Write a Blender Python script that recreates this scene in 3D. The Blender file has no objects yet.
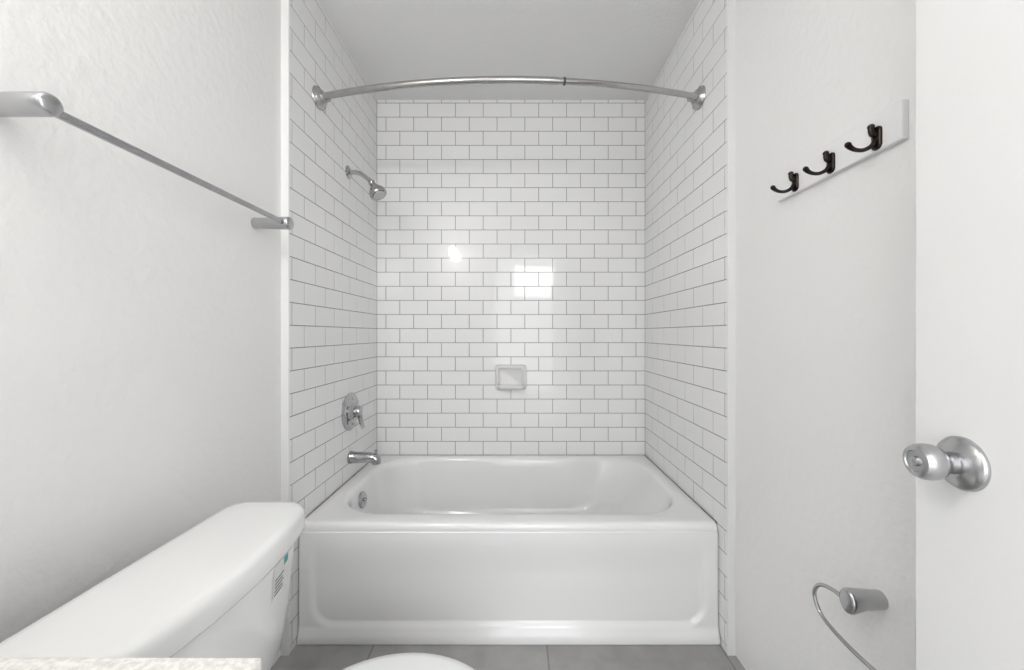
import bpy, bmesh, math, random
from mathutils import Vector, Matrix
random.seed(4)
S=bpy.context.scene
S.view_settings.view_transform='Standard'
COL=S.collection
CAMZ=1.12; CEIL=2.430; BACK=2.147; HT=0.75; HW=0.777; FRONT=1.311; REAR=-0.20
TUBF=1.368; TUBZ=0.444; FL=0.022

# ---------------- materials ----------------
def mat(name,col,rough=0.5,metal=0.0,noise=None,bump=None,coat=0.0,spec=0.5):
    m=bpy.data.materials.new(name); m.use_nodes=True
    nt=m.node_tree; b=nt.nodes['Principled BSDF']
    b.inputs['Base Color'].default_value=(*col,1)
    b.inputs['Roughness'].default_value=rough
    b.inputs['Metallic'].default_value=metal
    b.inputs['Coat Weight'].default_value=coat
    b.inputs['Specular IOR Level'].default_value=spec
    tc=nt.nodes.new('ShaderNodeTexCoord')
    if noise:
        sc,c2,det=noise
        n=nt.nodes.new('ShaderNodeTexNoise'); n.inputs['Scale'].default_value=sc; n.inputs['Detail'].default_value=det
        nt.links.new(tc.outputs['Object'],n.inputs['Vector'])
        r=nt.nodes.new('ShaderNodeValToRGB'); r.color_ramp.elements[0].position=0.38; r.color_ramp.elements[1].position=0.62
        r.color_ramp.elements[0].color=(*col,1); r.color_ramp.elements[1].color=(*c2,1)
        nt.links.new(n.outputs['Fac'],r.inputs['Fac']); nt.links.new(r.outputs['Color'],b.inputs['Base Color'])
    if bump:
        sc,st,dist=bump
        n=nt.nodes.new('ShaderNodeTexNoise'); n.inputs['Scale'].default_value=sc; n.inputs['Detail'].default_value=3
        nt.links.new(tc.outputs['Object'],n.inputs['Vector'])
        bp=nt.nodes.new('ShaderNodeBump'); bp.inputs['Strength'].default_value=st; bp.inputs['Distance'].default_value=dist
        nt.links.new(n.outputs['Fac'],bp.inputs['Height']); nt.links.new(bp.outputs['Normal'],b.inputs['Normal'])
    return m
M_wall=mat('wall_paint',(0.87,0.864,0.853),0.55,noise=(1.5,(0.88,0.874,0.864),2),bump=(45,0.5,0.004))
M_ceil=mat('ceiling_paint',(0.83,0.83,0.825),0.8,noise=(2,(0.84,0.84,0.835),2),bump=(90,0.6,0.004))
M_tile=mat('glazed_tile',(0.875,0.875,0.872),0.045,noise=(3,(0.89,0.89,0.887),2),bump=(14,0.06,0.002))
M_grout=mat('grout',(0.22,0.208,0.195),0.9,noise=(25,(0.28,0.265,0.25),3))
M_tub=mat('tub_enamel',(0.87,0.87,0.87),0.13,noise=(2,(0.88,0.88,0.878),1),coat=0.2)
M_porc=mat('toilet_porcelain',(0.85,0.85,0.84),0.12,noise=(2,(0.86,0.86,0.85),1),coat=0.3)
M_dish=mat('soap_dish_ceramic',(0.74,0.735,0.72),0.15,noise=(2,(0.76,0.755,0.74),1))
M_seat=mat('seat_plastic',(0.86,0.86,0.85),0.25,noise=(2,(0.87,0.87,0.86),1))
M_chrome=mat('chrome',(0.50,0.50,0.51),0.07,1.0,noise=(4,(0.46,0.46,0.47),2))
M_nickel=mat('brushed_nickel',(0.47,0.46,0.445),0.20,1.0,noise=(40,(0.43,0.42,0.41),2))
M_satin=mat('satin_chrome',(0.47,0.47,0.48),0.26,1.0,noise=(30,(0.51,0.51,0.52),2))
M_black=mat('oil_rubbed_bronze',(0.018,0.013,0.011),0.25,0.7,noise=(30,(0.05,0.035,0.028),2))
M_board=mat('painted_board',(0.88,0.88,0.88),0.35,noise=(3,(0.87,0.87,0.87),2))
M_door=mat('door_paint',(0.80,0.797,0.788),0.4,noise=(2,(0.81,0.807,0.798),2),bump=(70,0.2,0.001))
M_counter=mat('counter_laminate',(0.80,0.78,0.75),0.4,noise=(160,(0.62,0.60,0.57),5))
M_cab=mat('cabinet_paint',(0.75,0.75,0.74),0.4,noise=(3,(0.77,0.77,0.76),2))
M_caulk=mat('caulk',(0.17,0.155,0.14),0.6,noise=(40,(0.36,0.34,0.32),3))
M_trim=mat('edge_trim_paint',(0.82,0.82,0.815),0.45,noise=(3,(0.83,0.83,0.825),2))
M_dark=mat('dark_gap',(0.05,0.05,0.05),0.4,noise=(30,(0.08,0.08,0.08),2))
M_teal=mat('label_teal',(0.03,0.33,0.33),0.5,noise=(30,(0.05,0.38,0.36),2))
M_label=mat('label_white',(0.80,0.80,0.79),0.4,noise=(30,(0.78,0.78,0.77),2))
M_ink=mat('label_ink',(0.15,0.15,0.16),0.6,noise=(30,(0.2,0.2,0.21),2))
M_mirror=mat('mirror_glass',(0.9,0.9,0.9),0.02,1.0,noise=(2,(0.91,0.91,0.91),1))
# grey floor tile
def floor_mat():
    m=bpy.data.materials.new('floor_grey_tile'); m.use_nodes=True
    nt=m.node_tree; b=nt.nodes['Principled BSDF']
    tc=nt.nodes.new('ShaderNodeTexCoord')
    mp=nt.nodes.new('ShaderNodeMapping'); mp.inputs['Location'].default_value=(0.17,0.05,0)
    br=nt.nodes.new('ShaderNodeTexBrick'); br.inputs['Scale'].default_value=1
    br.inputs['Brick Width'].default_value=0.61; br.inputs['Row Height'].default_value=0.305
    br.inputs['Mortar Size'].default_value=0.003
    br.inputs['Color1'].default_value=(0.33,0.325,0.315,1); br.inputs['Color2'].default_value=(0.37,0.365,0.355,1)
    br.inputs['Mortar'].default_value=(0.22,0.215,0.21,1)
    n=nt.nodes.new('ShaderNodeTexNoise'); n.inputs['Scale'].default_value=9; n.inputs['Detail'].default_value=6
    mx=nt.nodes.new('ShaderNodeMixRGB'); mx.blend_type='OVERLAY'; mx.inputs[0].default_value=0.35
    nt.links.new(tc.outputs['Object'],mp.inputs['Vector']); nt.links.new(mp.outputs[0],br.inputs['Vector'])
    nt.links.new(tc.outputs['Object'],n.inputs['Vector'])
    nt.links.new(br.outputs['Color'],mx.inputs[1]); nt.links.new(n.outputs['Fac'],mx.inputs[2])
    nt.links.new(mx.outputs[0],b.inputs['Base Color'])
    b.inputs['Roughness'].default_value=0.45
    return m
M_floor=floor_mat()

# ---------------- helpers ----------------
def empty(name,loc=(0,0,0)):
    e=bpy.data.objects.new(name,None); e.location=loc; e.empty_display_size=0.05; COL.objects.link(e); return e
def finish(bm,name,m,parent=None,smooth=False,bevel=0,seg=2,angle=35):
    bmesh.ops.recalc_face_normals(bm,faces=bm.faces)
    me=bpy.data.meshes.new(name); bm.to_mesh(me); bm.free()
    o=bpy.data.objects.new(name,me); COL.objects.link(o); me.materials.append(m)
    if smooth:
        for p in me.polygons: p.use_smooth=True
        try: me.set_sharp_from_angle(angle=math.radians(angle))
        except Exception: pass
    if bevel:
        b=o.modifiers.new('bevel','BEVEL'); b.width=bevel; b.segments=seg; b.limit_method='ANGLE'
    if parent: 
        o.parent=parent; o.matrix_parent_inverse=Matrix.Translation(-Vector(parent.location))
    return o
def box(name,a,b,m,parent=None,bevel=0,seg=2):
    bm=bmesh.new()
    bmesh.ops.create_cube(bm,size=1)
    for v in bm.verts:
        v.co=Vector([(a[i]+b[i])/2+v.co[i]*(b[i]-a[i]) for i in range(3)])
    return finish(bm,name,m,parent,False,bevel,seg)
def loft(name,rings,m,parent=None,cap0=True,cap1=True,angle=60,smooth=True):
    bm=bmesh.new(); vr=[[bm.verts.new(p) for p in r] for r in rings]; n=len(rings[0])
    for i in range(len(vr)-1):
        for j in range(n):
            k=(j+1)%n
            bm.faces.new((vr[i][j],vr[i][k],vr[i+1][k],vr[i+1][j]))
    if cap0: bm.faces.new(vr[0])
    if cap1: bm.faces.new(vr[-1])
    return finish(bm,name,m,parent,smooth,angle=angle)
def basis(ax):
    ax=Vector(ax).normalized(); h=Vector((0,0,1)) if abs(ax.z)<0.9 else Vector((0,1,0))
    u=ax.cross(h).normalized(); w=u.cross(ax).normalized(); return ax,u,w
def lathe(name,org,axis,prof,m,parent=None,n=40,su=1,sw=1,angle=40):
    """prof: list of (dist along axis, radius)"""
    ax,u,w=basis(axis); org=Vector(org)
    rings=[[org+ax*t+(u*math.cos(2*math.pi*k/n)*su+w*math.sin(2*math.pi*k/n)*sw)*max(r,1e-4) for k in range(n)] for t,r in prof]
    return loft(name,rings,m,parent,angle=angle)
def catmull(P,sub=10):
    P=[Vector(p) for p in P]; Q=[P[0]*2-P[1]]+P+[P[-1]*2-P[-2]]; out=[]
    for i in range(1,len(Q)-2):
        for s in range(sub):
            t=s/sub; a,b,c,d=Q[i-1:i+3]
            out.append(0.5*((2*b)+(c-a)*t+(2*a-5*b+4*c-d)*t*t+(3*b-a-3*c+d)*t**3))
    out.append(P[-1]); return out
def tube(name,P,r,m,parent=None,n=20,sub=10,flat=1.0,spline=True):
    pts=catmull(P,sub) if spline else [Vector(p) for p in P]
    N=len(pts); rr=r if callable(r) else (lambda t:r)
    rings=[]; prev=None
    for i,p in enumerate(pts):
        t=(pts[min(i+1,N-1)]-pts[max(i-1,0)]).normalized()
        if prev is None: _,u,w=basis(t)
        else:
            u=(prev-t*prev.dot(t)).normalized(); w=u.cross(t).normalized()
        prev=u; R=rr(i/(N-1))
        rings.append([p+u*math.cos(2*math.pi*k/n)*R*flat+w*math.sin(2*math.pi*k/n)*R for k in range(n)])
    return loft(name,rings,m,parent)
def rr(x0,x1,y0,y1,r,z,nc=10,ns=10):
    r=min(r,(x1-x0)/2-1e-4,(y1-y0)/2-1e-4); pts=[]
    cs=[(x1-r,y1-r,0),(x0+r,y1-r,90),(x0+r,y0+r,180),(x1-r,y0+r,270)]
    for i,(cx,cy,a0) in enumerate(cs):
        for k in range(nc+1):
            a=math.radians(a0+90*k/nc); pts.append(Vector((cx+r*math.cos(a),cy+r*math.sin(a),z)))
        nx,ny,a1=cs[(i+1)%4]; a=math.radians(a0+90)
        p=pts[-1]; q=Vector((nx+r*math.cos(a),ny+r*math.sin(a),z))
        for k in range(1,ns): pts.append(p.lerp(q,k/ns))
    return pts

# ---------------- room shell ----------------
box('floor',(-0.95,-3.0,-0.1),(0.95,2.3,FL),M_floor)
box('ceiling',(-0.95,REAR-0.12,CEIL),(0.95,2.3,CEIL+0.1),M_ceil)
wl=box('wall_left',(-HW-0.12,REAR-0.12,0),(-HW,FRONT,CEIL),M_wall)
wr=box('wall_right',(HW,REAR-0.12,0),(HW+0.12,FRONT,CEIL),M_wall)
DX0,DX1=-0.215,0.475
wre=empty('wall_rear',(0,REAR,0))
box('rear_left_part',(-HW,REAR-0.12,0),(DX0,REAR,CEIL),M_wall,wre)
box('rear_right_part',(DX1,REAR-0.12,0),(HW,REAR,CEIL),M_wall,wre)
box('rear_header',(DX0,REAR-0.12,2.05),(DX1,REAR,CEIL),M_wall,wre)

# tiled alcove walls: grout bed + real tiles
PZ=0.0789; PX=0.1555; G=0.0030
def tiles(name,parent,origin,udir,vdir,ndir,ulen,vlo,vhi,uoff,v0):
    origin=Vector(origin); u=Vector(udir); n=Vector(ndir); z=Vector(vdir)
    bm=bmesh.new()
    k0=int(math.floor((vlo-v0)/PZ))-1; k1=int(math.ceil((vhi-v0)/PZ))+1
    for k in range(k0,k1):
        a=max(vlo,v0+k*PZ+G/2); b=min(vhi,v0+(k+1)*PZ-G/2)
        if b-a<0.006: continue
        off=uoff+(PX/2 if k%2 else 0)
        for j in range(-2,int(ulen/PX)+3):
            c=max(0.001,off+j*PX+G/2); d=min(ulen-0.0005,off+(j+1)*PX-G/2)
            if d-c<0.006: continue
            e=0.0005
            ta=random.gauss(0,0.00020); tb=random.gauss(0,0.00014)
            def P(uu,vv,h): return origin+u*uu+z*vv+n*h
            md=[bm.verts.new(P(x,y,0.0000)) for x,y in((c,a),(d,a),(d,b),(c,b))]
            f1=max(min(ta,.00032),-.00032); f2=max(min(tb,.0002),-.0002)
            hi=[bm.verts.new(P(x,y,0.00062+s*f1+t*f2)) for x,y,s,t in((c+e,a+e,-1,-1),(d-e,a+e,1,-1),(d-e,b-e,1,1),(c+e,b-e,-1,1))]
            for q in range(4):
                w=(q+1)%4; bm.faces.new((md[q],md[w],hi[w],hi[q]))
            bm.faces.new(hi)
    return finish(bm,name,M_tile,parent)
wb=box('wall_back',(-0.95,BACK,0),(0.95,BACK+0.12,CEIL),M_grout)
tiles('subway_tiles_back',wb,(-HT,BACK,0),(1,0,0),(0,0,1),(0,-1,0),2*HT,TUBZ-0.004,CEIL,HT-PX*5,TUBZ-0.004)
for side,s in(('left',-1),('right',1)):
    a=(-0.95,FRONT+0.0,0) if s<0 else (HT+0.0006,FRONT,0)
    b=(-HT-0.0006,BACK,CEIL) if s<0 else (0.95,BACK,CEIL)
    w=box('wall_alcove_'+side,a,b,M_grout)
    t=tiles('subway_tiles_'+side,w,(s*(HT+0.0006),BACK-0.0012,0),(0,-1,0),(0,0,1),(-s,0,0),BACK-0.0012-FRONT-0.006,0.0,CEIL,-0.04,TUBZ-0.004)
    x0,x1=(HT-0.0008,HW) if s>0 else (-HW,-HT+0.0008)
    box('trim_1' if s<0 else 'trim_2',(x0,FRONT-0.002,0),(x1,FRONT+0.006,CEIL),M_trim,bevel=0.0015)

# ---------------- bathtub ----------------
tub=empty('bathtub',(0,1.77,FL))
X=HT-0.0025; YB=BACK-0.004
def R(x0,x1,y0,y1,r,z): return rr(x0,x1,y0,y1,r,z,12,14)
rings=[]
rings.append(R(-X,X,TUBF+0.004,YB,0.003,TUBZ-0.036))
rings.append(R(-X,X,TUBF+0.001,YB,0.004,TUBZ-0.028))
rings.append(R(-X,X,TUBF,YB,0.006,TUBZ-0.020))
rings.append(R(-X,X,TUBF+0.001,YB,0.008,TUBZ-0.012))
rings.append(R(-X+.001,X-.001,TUBF+0.005,YB,0.009,TUBZ-0.005))
rings.append(R(-X+.002,X-.002,TUBF+0.011,YB,0.010,TUBZ-0.001))
rings.append(R(-X+.004,X-.004,TUBF+0.020,YB-.003,0.012,TUBZ))
ox0,ox1,oy0,oy1=-0.690,0.696,1.444,2.114
rings.append(R(ox0-.006,ox1+.006,oy0-.006,oy1+.006,0.22,TUBZ-0.001))
for dz,i in((0.003,0.0),(0.008,0.005),(0.016,0.010),(0.028,0.014)):
    rings.append(R(ox0+i,ox1-i,oy0+i,oy1-i,0.215,TUBZ-dz))
for f in (0.15,0.3,0.45,0.6,0.72,0.82,0.9,0.96,1.0):
    z=TUBZ-0.028-(0.31)*f
    c=f**1.1; k=max(0,(f-0.72)/0.28); k=k*k
    l=0.014+0.06*c+0.07*k; r_=0.014+0.22*c+0.09*k; ff=0.014+0.05*c+0.07*k; bb=0.014+0.05*c+0.07*k
    rings.append(R(ox0+l,ox1-r_,oy0+ff,oy1-bb,0.20-.03*f,z))
rings.append(R(ox0+0.25,ox1-0.42,oy0+0.22,oy1-0.22,0.08,TUBZ-0.345))
loft('tub_shell',rings,M_tub,tub,cap0=False,cap1=True,angle=70)
bm=bmesh.new(); NX,NZ=220,90; grid=[]
def sm(t): t=max(0,min(1,t)); return t*t*(3-2*t)
for j in range(NZ+1):
    z=FL+0.001+(TUBZ-0.030-FL-0.001)*j/NZ; row=[]
    for i in range(NX+1):
        x=-X+2*X*i/NX
        hx=0.712; r=0.085; zc=0.068
        qx=abs(x)-(hx-r); qz=-(z-(zc+r))
        if qx>0 and qz>0: sd=math.hypot(qx,qz)-r
        else: sd=max(qx,qz)-r
        rec=sm((-sd)/0.024)*(1-sm((z-0.25)/0.14))
        flare=0.013*sm((0.080-z)/0.045)
        y=TUBF+0.004+0.012*rec-flare
        row.append(bm.verts.new((x,y,z)))
    grid.append(row)
for j in range(NZ):
    for i in range(NX): bm.faces.new((grid[j][i],grid[j][i+1],grid[j+1][i+1],grid[j+1][i]))
ap=finish(bm,'tub_apron',M_tub,tub,True,angle=80)
sol=ap.modifiers.new('sol','SOLIDIFY'); sol.thickness=0.006; sol.offset=-1
lathe('overflow_plate',(-0.668,1.73,0.372),(1,0,0.12),[(0,0.036),(0.006,0.036),(0.010,0.031),(0.012,0.02),(0.012,0.0)],M_chrome,tub)
lathe('overflow_trip_lever',(-0.657,1.73,0.374),(1,0,0.1),[(0,0.008),(0.010,0.007),(0.013,0.002)],M_chrome,tub)
lathe('drain',(-0.42,1.775,TUBZ-0.3455),(0,0,1),[(0,0.035),(0.003,0.035),(0.005,0.028),(0.004,0.0)],M_chrome,tub)
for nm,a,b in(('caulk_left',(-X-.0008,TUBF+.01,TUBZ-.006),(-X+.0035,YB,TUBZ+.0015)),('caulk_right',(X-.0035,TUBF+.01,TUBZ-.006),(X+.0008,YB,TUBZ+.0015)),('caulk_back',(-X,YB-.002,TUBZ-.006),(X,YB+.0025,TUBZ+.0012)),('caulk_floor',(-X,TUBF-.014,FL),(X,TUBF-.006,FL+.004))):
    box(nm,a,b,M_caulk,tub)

# ---------------- shower curtain rod ----------------
rod=empty('shower_curtain_rod',(0,1.45,2.05))
RZ=2.044
def rd(x): return 1.395+0.105*(abs(x)/0.75)**2
pts=[(x,rd(x),RZ) for x in [(-0.725+1.45*i/40) for i in range(41)]]
tube('rod_outer_tube',[p for p in pts if p[0]<0.215],0.0125,M_nickel,rod,sub=3)
tube('rod_inner_tube',[p for p in pts if p[0]>0.14],0.0108,M_nickel,rod,sub=3)
xj=0.200
lathe('rod_joint_collar',(xj,rd(xj),RZ),(1,0.075,0),[(0,0.0125),(0,0.0136),(0.007,0.0136),(0.007,0.011)],M_dark,rod)
for s in(-1,1):
    o=(s*(HT-0.0010),1.503,RZ)
    lathe('rod_flange',o,(-s,-0.16,0),[(-0.004,0.040),(0.004,0.042),(0.009,0.040),(0.012,0.035),(0.016,0.033),(0.020,0.029),(0.024,0.021),(0.036,0.017),(0.046,0.016),(0.05,0.012)],M_nickel,rod)

# ---------------- shower head ----------------
sh=empty('shower_head',(-0.75,1.776,1.87))
y=1.776
lathe('wall_flange',(-HT-0.0004,y,1.868),(1,0,0),[(0,0.030),(0.004,0.030),(0.010,0.022),(0.014,0.011)],M_chrome,sh)
tube('shower_arm',[(-0.748,y,1.868),(-0.715,y,1.868),(-0.685,y,1.858),(-0.655,y,1.835),(-0.640,y,1.822)],0.0105,M_chrome,sh)
lathe('ball_joint',(-0.648,y,1.829),(0.62,0,-0.78),[(0,0.006),(0.004,0.013),(0.012,0.016),(0.02,0.013),(0.024,0.012)],M_chrome,sh)
lathe('spray_head',(-0.636,y,1.813),(0.52,-0.12,-0.85),[(0,0.014),(0.012,0.018),(0.028,0.029),(0.040,0.037),(0.052,0.040),(0.060,0.039),(0.064,0.035),(0.061,0.030),(0.061,0.0)],M_nickel,sh)
lathe('spray_face',(-0.636+0.52*.0615,y-.12*.0615,1.813-.85*.0615),(0.52,-0.12,-0.85),[(0,0.029),(0.002,0.028),(0.003,0.012),(0.003,0.0)],M_satin,sh)

# ---------------- valve ----------------
va=empty('shower_valve',(-0.75,1.80,0.76))
y=1.795; z=0.758
lathe('escutcheon_plate',(-HT-0.0004,y,z),(1,0,0),[(0,0.088),(0.004,0.088),(0.010,0.080),(0.014,0.064),(0.012,0.050),(0.018,0.040),(0.026,0.034),(0.030,0.025)],M_chrome,va,n=56)
lathe('handle_hub',(-0.726,y,z),(1,0,0),[(0,0.024),(0.008,0.027),(0.022,0.027),(0.029,0.023),(0.032,0.012),(0.032,0.0)],M_chrome,va)
tube('handle_lever',[(-0.706,y,z-0.005),(-0.703,y+0.004,z-0.030),(-0.695,y+0.006,z-0.062),(-0.688,y+0.006,z-0.080)],lambda t:0.015-0.006*t,M_chrome,va,flat=0.8)
for dy in(-1,1):
    lathe('plate_screw',(-HT+0.010,y,z+dy*0.060),(1,0,0),[(0,0.006),(0.004,0.006),(0.006,0.002)],M_satin,va,n=16)

# ---------------- tub spout ----------------
sp=empty('tub_spout',(-0.75,1.80,0.55))
y=1.795; z=0.543
secs=[(-HT-0.0004,0.029,0.029,z),(-0.742,0.030,0.030,z),(-0.736,0.027,0.027,z),(-0.70,0.026,0.026,z),(-0.66,0.025,0.025,z-.001),(-0.635,0.023,0.024,z-.004),(-0.617,0.020,0.022,z-.009),(-0.608,0.014,0.017,z-.015),(-0.605,0.006,0.008,z-.020)]
loft('spout_body',[[Vector((a,y+b*math.cos(2*math.pi*k/32),zz+c*math.sin(2*math.pi*k/32))) for k in range(32)] for a,b,c,zz in secs],M_chrome,sp)
lathe('spout_outlet',(-0.630,y,z-0.018),(0,0,-1),[(0,0.017),(0.014,0.016),(0.014,0.012),(0.008,0.011)],M_chrome,sp,n=24)
lathe('diverter_knob',(-0.628,y,z+0.016),(0,0,1),[(0,0.004),(0.012,0.004),(0.013,0.008),(0.018,0.008),(0.020,0.004)],M_chrome,sp,n=20)

# ---------------- soap dish ----------------
sd=empty('soap_dish',(0,BACK,0.88))
x0,x1,z0,z1=-0.086,0.086,0.808,0.948; yb=BACK-0.0003
def rv(i,yy,r):
    return [Vector((p.x,yy,p.y)) for p in rr(x0+i,x1-i,z0+i,z1-i,r,0,6,6)]
loft('dish_backplate',[rv(0,yb,0.016),rv(0,yb-0.012,0.018),rv(0.003,yb-0.019,0.018),rv(0.010,yb-0.022,0.016),rv(0.017,yb-0.020,0.014),rv(0.022,yb-0.012,0.012),rv(0.03,yb-0.009,0.010)],M_dish,sd)
def ry(a,b,c,d,zz,r): return rr(a,b,c,d,r,zz,6,6)
ty0=yb-0.065
loft('dish_tray',[ry(-.060,.060,ty0+.02,yb-.008,z0+.006,.02),ry(-.070,.070,ty0+.006,yb-.008,z0+.011,.024),ry(-.076,.076,ty0,yb-.008,z0+.020,.026),ry(-.075,.075,ty0+.001,yb-.008,z0+.032,.026),ry(-.071,.071,ty0+.005,yb-.010,z0+.034,.022),ry(-.067,.067,ty0+.010,yb-.012,z0+.030,.02),ry(-.064,.064,ty0+.013,yb-.014,z0+.020,.02)],M_dish,sd)
for i in range(4):
    xx=-0.036+0.024*i
    tube('drain_ridge',[(xx,ty0+.018,z0+.020),(xx,yb-.022,z0+.020)],0.003,M_dish,sd,n=10,spline=False)

# ---------------- towel bar ----------------
tb=empty('towel_bar',(-0.72,0.87,1.47))
zt=1.464; xb=-0.682
def post(par,xw,xt,yy,zz,r0,r1,nm):
    s=1 if xt>xw else -1; L=abs(xt-xw)
    return lathe(nm,(xw,yy,zz),(s,0,0),[(0,r0),(0.004,r0+.001),(0.008,r0),(L*0.5,(r0+r1)/2),(L-0.006,r1),(L-0.002,r1-.002),(L,r1-.006),(L,0)],M_satin,par,n=40,su=1,sw=1)
post(tb,-HW,-0.668,0.575,zt,0.0165,0.0165,'post_near')
post(tb,-HW,-0.664,1.178,zt-.004,0.016,0.0195,'post_far')
tube('bar',[(xb,0.575,zt-.004),(xb,1.178,zt-.004)],0.0072,M_satin,tb,spline=False,n=24)

# ---------------- hook rack ----------------
hk=empty('coat_hook_rack',(0.77,0.93,1.55))
box('backboard',(HW-0.013,0.733,1.494),(HW,1.086,1.570),M_board,hk,bevel=0.002)
xf=HW-0.013
for i,yy in enumerate((0.784,0.898,1.012)):
    z=1.518
    o=[]
    for t,i2 in((0,0),(0.003,0),(0.005,0.003)):
        o.append([Vector((xf-t,p.x,p.y)) for p in rr(yy-0.011+i2,yy+0.011-i2,z-0.022+i2,z+0.026-i2,0.010,0,6,4)])
    loft('hook_plate',o,M_black,hk)
    tube('hook_lower_prong',[(xf-.003,yy,z-.002),(xf-.012,yy,z-.014),(xf-.028,yy,z-.022),(xf-.044,yy,z-.022),(xf-.055,yy,z-.017),(xf-.061,yy,z-.011)],lambda t:0.0062-0.0022*math.sin(t*3.1),M_black,hk,n=14)
    lathe('hook_tip',(xf-.058,yy,z-.015),(-0.6,0,0.8),[(0,0.003),(0.002,0.005),(0.006,0.0055),(0.009,0.0035),(0.010,0.001)],M_black,hk,n=18)
    tube('hook_upper_prong',[(xf-.003,yy,z+.008),(xf-.010,yy,z+.010),(xf-.013,yy,z+.017),(xf-.013,yy,z+.024)],lambda t:0.006-0.001*t,M_black,hk,n=14)
    lathe('hook_upper_tip',(xf-.013,yy,z+.020),(0,0,1),[(0,0.004),(0.003,0.0062),(0.007,0.0062),(0.010,0.0035),(0.011,0.001)],M_black,hk,n=18)
    for dz in(-.016,.021):
        lathe('hook_screw',(xf-.004,yy,z+dz),(-1,0,0),[(0,0.003),(0.002,0.003),(0.003,0.001)],M_black,hk,n=12)

# ---------------- toilet paper holder ----------------
tp=empty('toilet_paper_holder',(0.75,0.795,0.56))
yt=0.790; ztp=0.573; xt=0.704
loft('post',[[Vector((xx,yt+a*math.cos(q),ztp+dz+b*math.sin(q))) for q in [2*math.pi*k/36 for k in range(36)]] for xx,a,b,dz in((HW,.0165,.0175,0),(HW-.005,.0175,.018,0),(HW-.04,.018,.020,0),(xt+.007,.020,.025,-.003),(xt+.002,.018,.023,-.003),(xt,.013,.018,-.003))],M_satin,tp)
xa=xt+.006
tube('arm',[(xa,yt,ztp-.006),(xa,yt+.040,ztp-.006),(xa,yt+.074,ztp-.018),(xa,yt+.090,ztp-.045),(xa,yt+.080,ztp-.072),(xa,yt+.055,ztp-.088),(xa,yt+.0,ztp-.096),(xa,yt-.060,ztp-.096),(xa,yt-.075,ztp-.092),(xa,yt-.080,ztp-.080)],0.0042,M_chrome,tp,n=16)

# ---------------- door (hinged at the rear wall, opened a little past 90 degrees) ----------------
TH=math.radians(9); L=0.737; HX,HY=0.459,REAR
dr=empty('door_1',(HX,HY,0)); 
box('door_leaf',(HX,HY+0.012,FL+0.012),(HX+.035,HY+L,2.035),M_door,dr,bevel=0.0015)
ky,kz=HY+L-0.066,0.964
for s,xf2,nm in((-1,HX,'inner'),(1,HX+.035,'outer')):
    lathe('rose_'+nm,(xf2,ky,kz),(s,0,0),[(0,0.0320),(0.003,0.0320),(0.006,0.030),(0.009,0.024),(0.012,0.017),(0.013,0.0145)],M_satin,dr,n=48)
    lathe('knob_'+nm,(xf2,ky,kz),(s,0,0),[(0.010,0.0135),(0.018,0.0125),(0.023,0.014),(0.027,0.0185),(0.032,0.0210),(0.039,0.0218),(0.045,0.0210),(0.050,0.0185),(0.0515,0.015),(0.0520,0.0130),(0.0505,0.0122),(0.0500,0.0)],M_satin,dr,n=48)
lathe('lock_button',(HX-.050,ky,kz),(-1,0,0),[(0,0.006),(0.003,0.006),(0.004,0.0045),(0.004,0)],M_satin,dr,n=24)
box('latch_plate',(HX+.006,HY+L-0.0005,kz-.028),(HX+.029,HY+L+.0015,kz+.028),M_satin,dr)
dr.rotation_euler=(0,0,-TH)
tr=empty('trim_3',(0,REAR,0))
box('casing_top',(DX0,REAR,2.05),(DX1,REAR+0.010,2.105),M_trim,tr)
for hz in(0.25,1.05,1.82):
    lathe('hinge',(HX+.008,REAR+0.008,hz-.045),(0,0,1),[(0,.006),(.09,.006)],M_satin,tr,n=16)

# ---------------- toilet ----------------
to=empty('toilet',(-0.4,0.72,FL))
YC=0.715; HL=0.250
def tank_ring(z,xb,dep,hl,bow,r,inset=0.0):
    xb=xb+inset; dep=dep-2*inset; hl=hl-inset
    pts=rr(xb,xb+dep,YC-hl,YC+hl,r,z,10,16)
    out=[]
    for p in pts:
        t=(p.y-YC)/hl; k=(p.x-xb)/dep
        out.append(Vector((p.x-bow*k*abs(t)**2.2,p.y,z)))
    return out
xb=-0.682
LB=0.653
loft('tank_lid',[tank_ring(LB-.004,xb+.014,.195,HL-.012,.035,.04),
  tank_ring(LB,xb+.003,.222,HL-.002,.040,.045),tank_ring(LB+.006,xb,.228,HL,.042,.045),tank_ring(LB+.032,xb,.228,HL,.042,.045),
  tank_ring(LB+.042,xb,.228,HL,.042,.045,.002),tank_ring(LB+.0475,xb,.228,HL,.042,.044,.006),tank_ring(LB+.0505,xb,.228,HL,.042,.04,.012),tank_ring(LB+.052,xb,.228,HL,.042,.035,.024),tank_ring(LB+.0525,xb,.228,HL,.042,.03,.06)],M_porc,to,angle=60)
loft('tank',[tank_ring(.372,xb+.035,.130,HL-.065,.025,.04),tank_ring(.378,xb+.028,.150,HL-.055,.028,.05),tank_ring(.40,xb+.022,.165,HL-.043,.030,.05),tank_ring(.50,xb+.016,.182,HL-.028,.033,.05),tank_ring(LB-.003,xb+.010,.198,HL-.014,.036,.05)],M_porc,to)
lathe('flush_lever_boss',(xb+.185,YC-.20,.59),(1,0,0),[(0,.014),(.015,.014),(.019,.009)],M_chrome,to,n=24)
tube('flush_lever',[(xb+.205,YC-.205,.59),(xb+.209,YC-.17,.587),(xb+.213,YC-.13,.581)],.006,M_chrome,to,n=12)
def frontx(yy,z):
    f=(z-.50)/(LB-.003-.50); dep=.182+.016*f; hl=HL-.028+.014*f; bow=.033+.003*f
    t=(yy-YC)/hl; return (xb+.016-.006*f)+dep-bow*abs(t)**2.2
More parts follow.
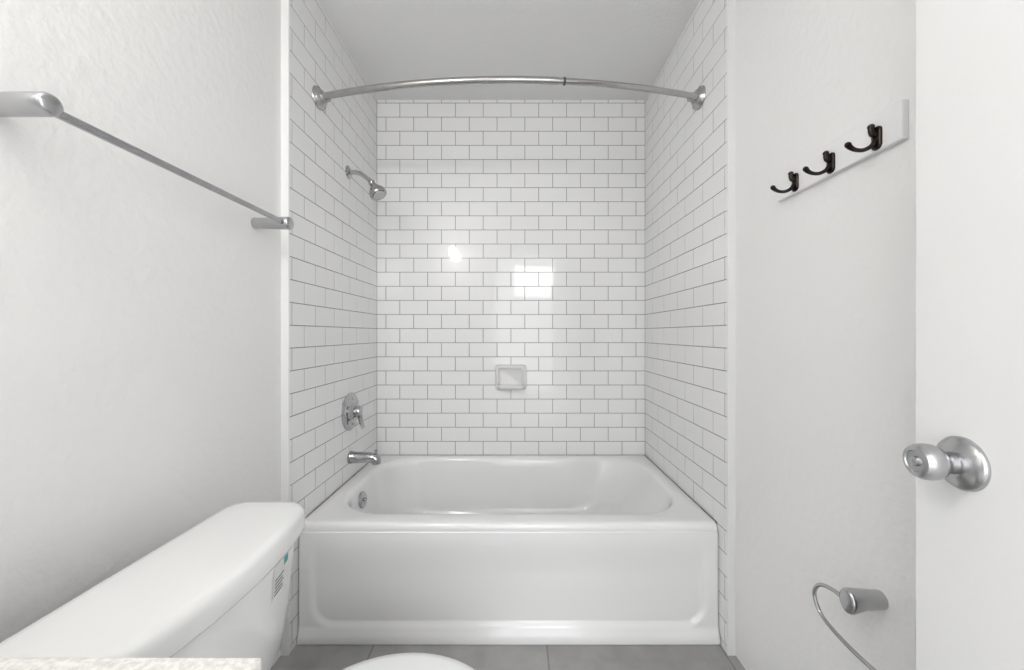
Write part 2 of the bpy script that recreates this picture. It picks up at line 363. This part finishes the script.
def decal(nm,y0,y1,za,zb,m,off):
    bm=bmesh.new(); rows=[]
    for j in range(5):
        z=za+(zb-za)*j/4; rows.append([bm.verts.new((frontx(y0+(y1-y0)*i/6,z)+off,y0+(y1-y0)*i/6,z)) for i in range(7)])
    for j in range(4):
        for i in range(6): bm.faces.new((rows[j][i],rows[j][i+1],rows[j+1][i+1],rows[j+1][i]))
    return finish(bm,nm,m,to,True)
decal('label_paper',.800,.868,.560,.632,M_label,.0009)
decal('label_green',.843,.864,.612,.629,M_teal,.0014)
for k in range(5):
    decal('label_text',.806,.846-.006*(k%2),.566+.008*k,.5695+.008*k,M_ink,.0014)
def el(cx,a,b,z,e=2.2,n=64,cut=None):
    out=[]
    for k in range(n):
        q=2*math.pi*k/n; c=math.cos(q); s=math.sin(q)
        out.append(Vector((cx+a*math.copysign(abs(c)**(2/e),c),BY+b*math.copysign(abs(s)**(2/e),s),z)))
    return out
BY=0.697; SX=-.207
loft('bowl',[el(-.32,.245,.115,FL,2.6),el(-.32,.245,.115,FL+.02,2.6),el(-.32,.225,.098,FL+.05,2.5),el(-.31,.215,.095,.14),el(-.28,.225,.115,.21),el(-.245,.232,.150,.28),el(-.225,.238,.172,.33),el(-.220,.236,.176,.352),el(-.220,.230,.170,.358),
  el(-.215,.185,.13,.358),el(-.215,.175,.12,.345),el(-.215,.16,.105,.27),el(-.22,.09,.06,.20)],M_porc,to)
loft('tank_shelf',[rr(-.66,-.40,BY-.10,BY+.13,.04,z) for z in(.20,.22)]+[rr(-.67,-.40,BY-.13,BY+.14,.04,z) for z in(.32,.366,.373)],M_porc,to)
loft('seat',[el(SX,.218,.178,.359,2.0),el(SX,.223,.183,.363,2.0),el(SX,.223,.183,.370,2.0),el(SX,.218,.178,.374,2.0)],M_seat,to)
loft('seat_lid',[el(SX,.216,.176,.3755,2.0),el(SX,.222,.182,.380,2.0),el(SX,.222,.182,.388,2.0),el(SX,.217,.177,.394,2.0),el(SX,.201,.162,.397,2.0),el(SX,.13,.10,.3995,2.0),el(SX,.04,.03,.400,2.0)],M_seat,to)
for dy in(-.07,.07):
    lathe('seat_hinge',(-.430,BY+dy-.02,.375),(0,1,0),[(0,.012),(.04,.012)],M_seat,to,n=20)

# ---------------- vanity (only its counter corner shows) ----------------
vn=empty('bathroom_vanity',(-0.5,0.08,FL))
CT=0.80; VY0,VY1=REAR+0.004,0.381
box('countertop',(-HW+.001,VY0,CT-.035),(-0.227,VY1,CT),M_counter,vn,bevel=0.003,seg=3)
box('cabinet',(-HW+.002,VY0+.01,0.11),(-0.265,VY1-.02,CT-.035),M_cab,vn)
box('toe_kick',(-HW+.002,VY0+.01,FL),(-0.32,VY1-.02,0.11),M_cab,vn)
ym=(VY0+VY1)/2
for a,b in((VY0+.02,ym-.004),(ym+.004,VY1-.03)):
    box('cabinet_door',(-0.265,a,0.13),(-0.248,b,CT-.06),M_cab,vn,bevel=.003)
for yy in(ym-.035,ym+.035):
    lathe('cabinet_knob',(-.248,yy,.60),(1,0,0),[(0,.006),(.012,.006),(.016,.013),(.022,.013),(.025,.006)],M_satin,vn,n=24)
BY=ym
loft('sink_basin',[el(-.50,.165,.20,CT+.0005),el(-.50,.170,.205,CT+.006),el(-.50,.160,.195,CT+.010),el(-.50,.145,.18,CT+.004),el(-.50,.13,.16,CT+.0015)],M_porc,vn)
tube('faucet_spout',[(-.70,ym,CT),(-.70,ym,CT+.10),(-.67,ym,CT+.13),(-.62,ym,CT+.12),(-.60,ym,CT+.10)],.011,M_chrome,vn)
box('faucet_base',(-.725,ym-.07,CT),(-.675,ym+.07,CT+.015),M_chrome,vn,bevel=.005)
mr=box('vanity_mirror',(-HW,REAR+.03,1.0),(-HW+.006,0.36,1.80),M_mirror)
vl=empty('vanity_light',(-HW,0.05,2.0))
box('light_backplate',(-HW,-0.16,1.93),(-HW+.025,0.26,2.05),M_satin,vl,bevel=.004)

# ---------------- lights ----------------
def area(name,loc,rot,sx,sy,e,col=(1,1,1),portal=False):
    l=bpy.data.lights.new(name,'AREA'); l.shape='RECTANGLE'; l.size=sx; l.size_y=sy; l.energy=e; l.color=col
    if portal: l.cycles.is_portal=True
    o=bpy.data.objects.new(name,l); o.location=loc; o.rotation_euler=rot; COL.objects.link(o); return o
for yy in(-0.06,0.14):
    l=bpy.data.lights.new('vanity_bulb','POINT'); l.energy=6.9; l.shadow_soft_size=0.06; l.color=(1,0.985,0.965)
    o=bpy.data.objects.new('vanity_bulb',l); o.location=(-HW+.13,yy,1.99); COL.objects.link(o)
    lathe('bulb_socket',(-HW+.025,yy,1.99),(1,0,0),[(0,.025),(.01,.025),(.012,.018),(.045,.018)],M_satin,vl,n=24)
area('window_daylight',(0.62,-2.6,2.05),(math.radians(90),0,0),1.2,0.55,16,(0.96,0.98,1))
area('doorway_portal',((DX0+DX1)/2,REAR-0.13,1.03),(math.radians(90),0,0),DX1-DX0,2.04,1,(1,1,1),True)
w=bpy.data.worlds.new('World'); S.world=w; w.use_nodes=True
w.node_tree.nodes['Background'].inputs[0].default_value=(0.97,0.985,1,1)
w.node_tree.nodes['Background'].inputs[1].default_value=3.3

# ---------------- camera ----------------
c=bpy.data.cameras.new('camera'); c.sensor_width=36; c.lens=383.6/1024*36; c.clip_start=0.02
c.shift_x=-0.0031; c.shift_y=-0.001
co=bpy.data.objects.new('camera',c); co.location=(0.0237,0,CAMZ); co.rotation_euler=(math.radians(90),0,0)
COL.objects.link(co); S.camera=co
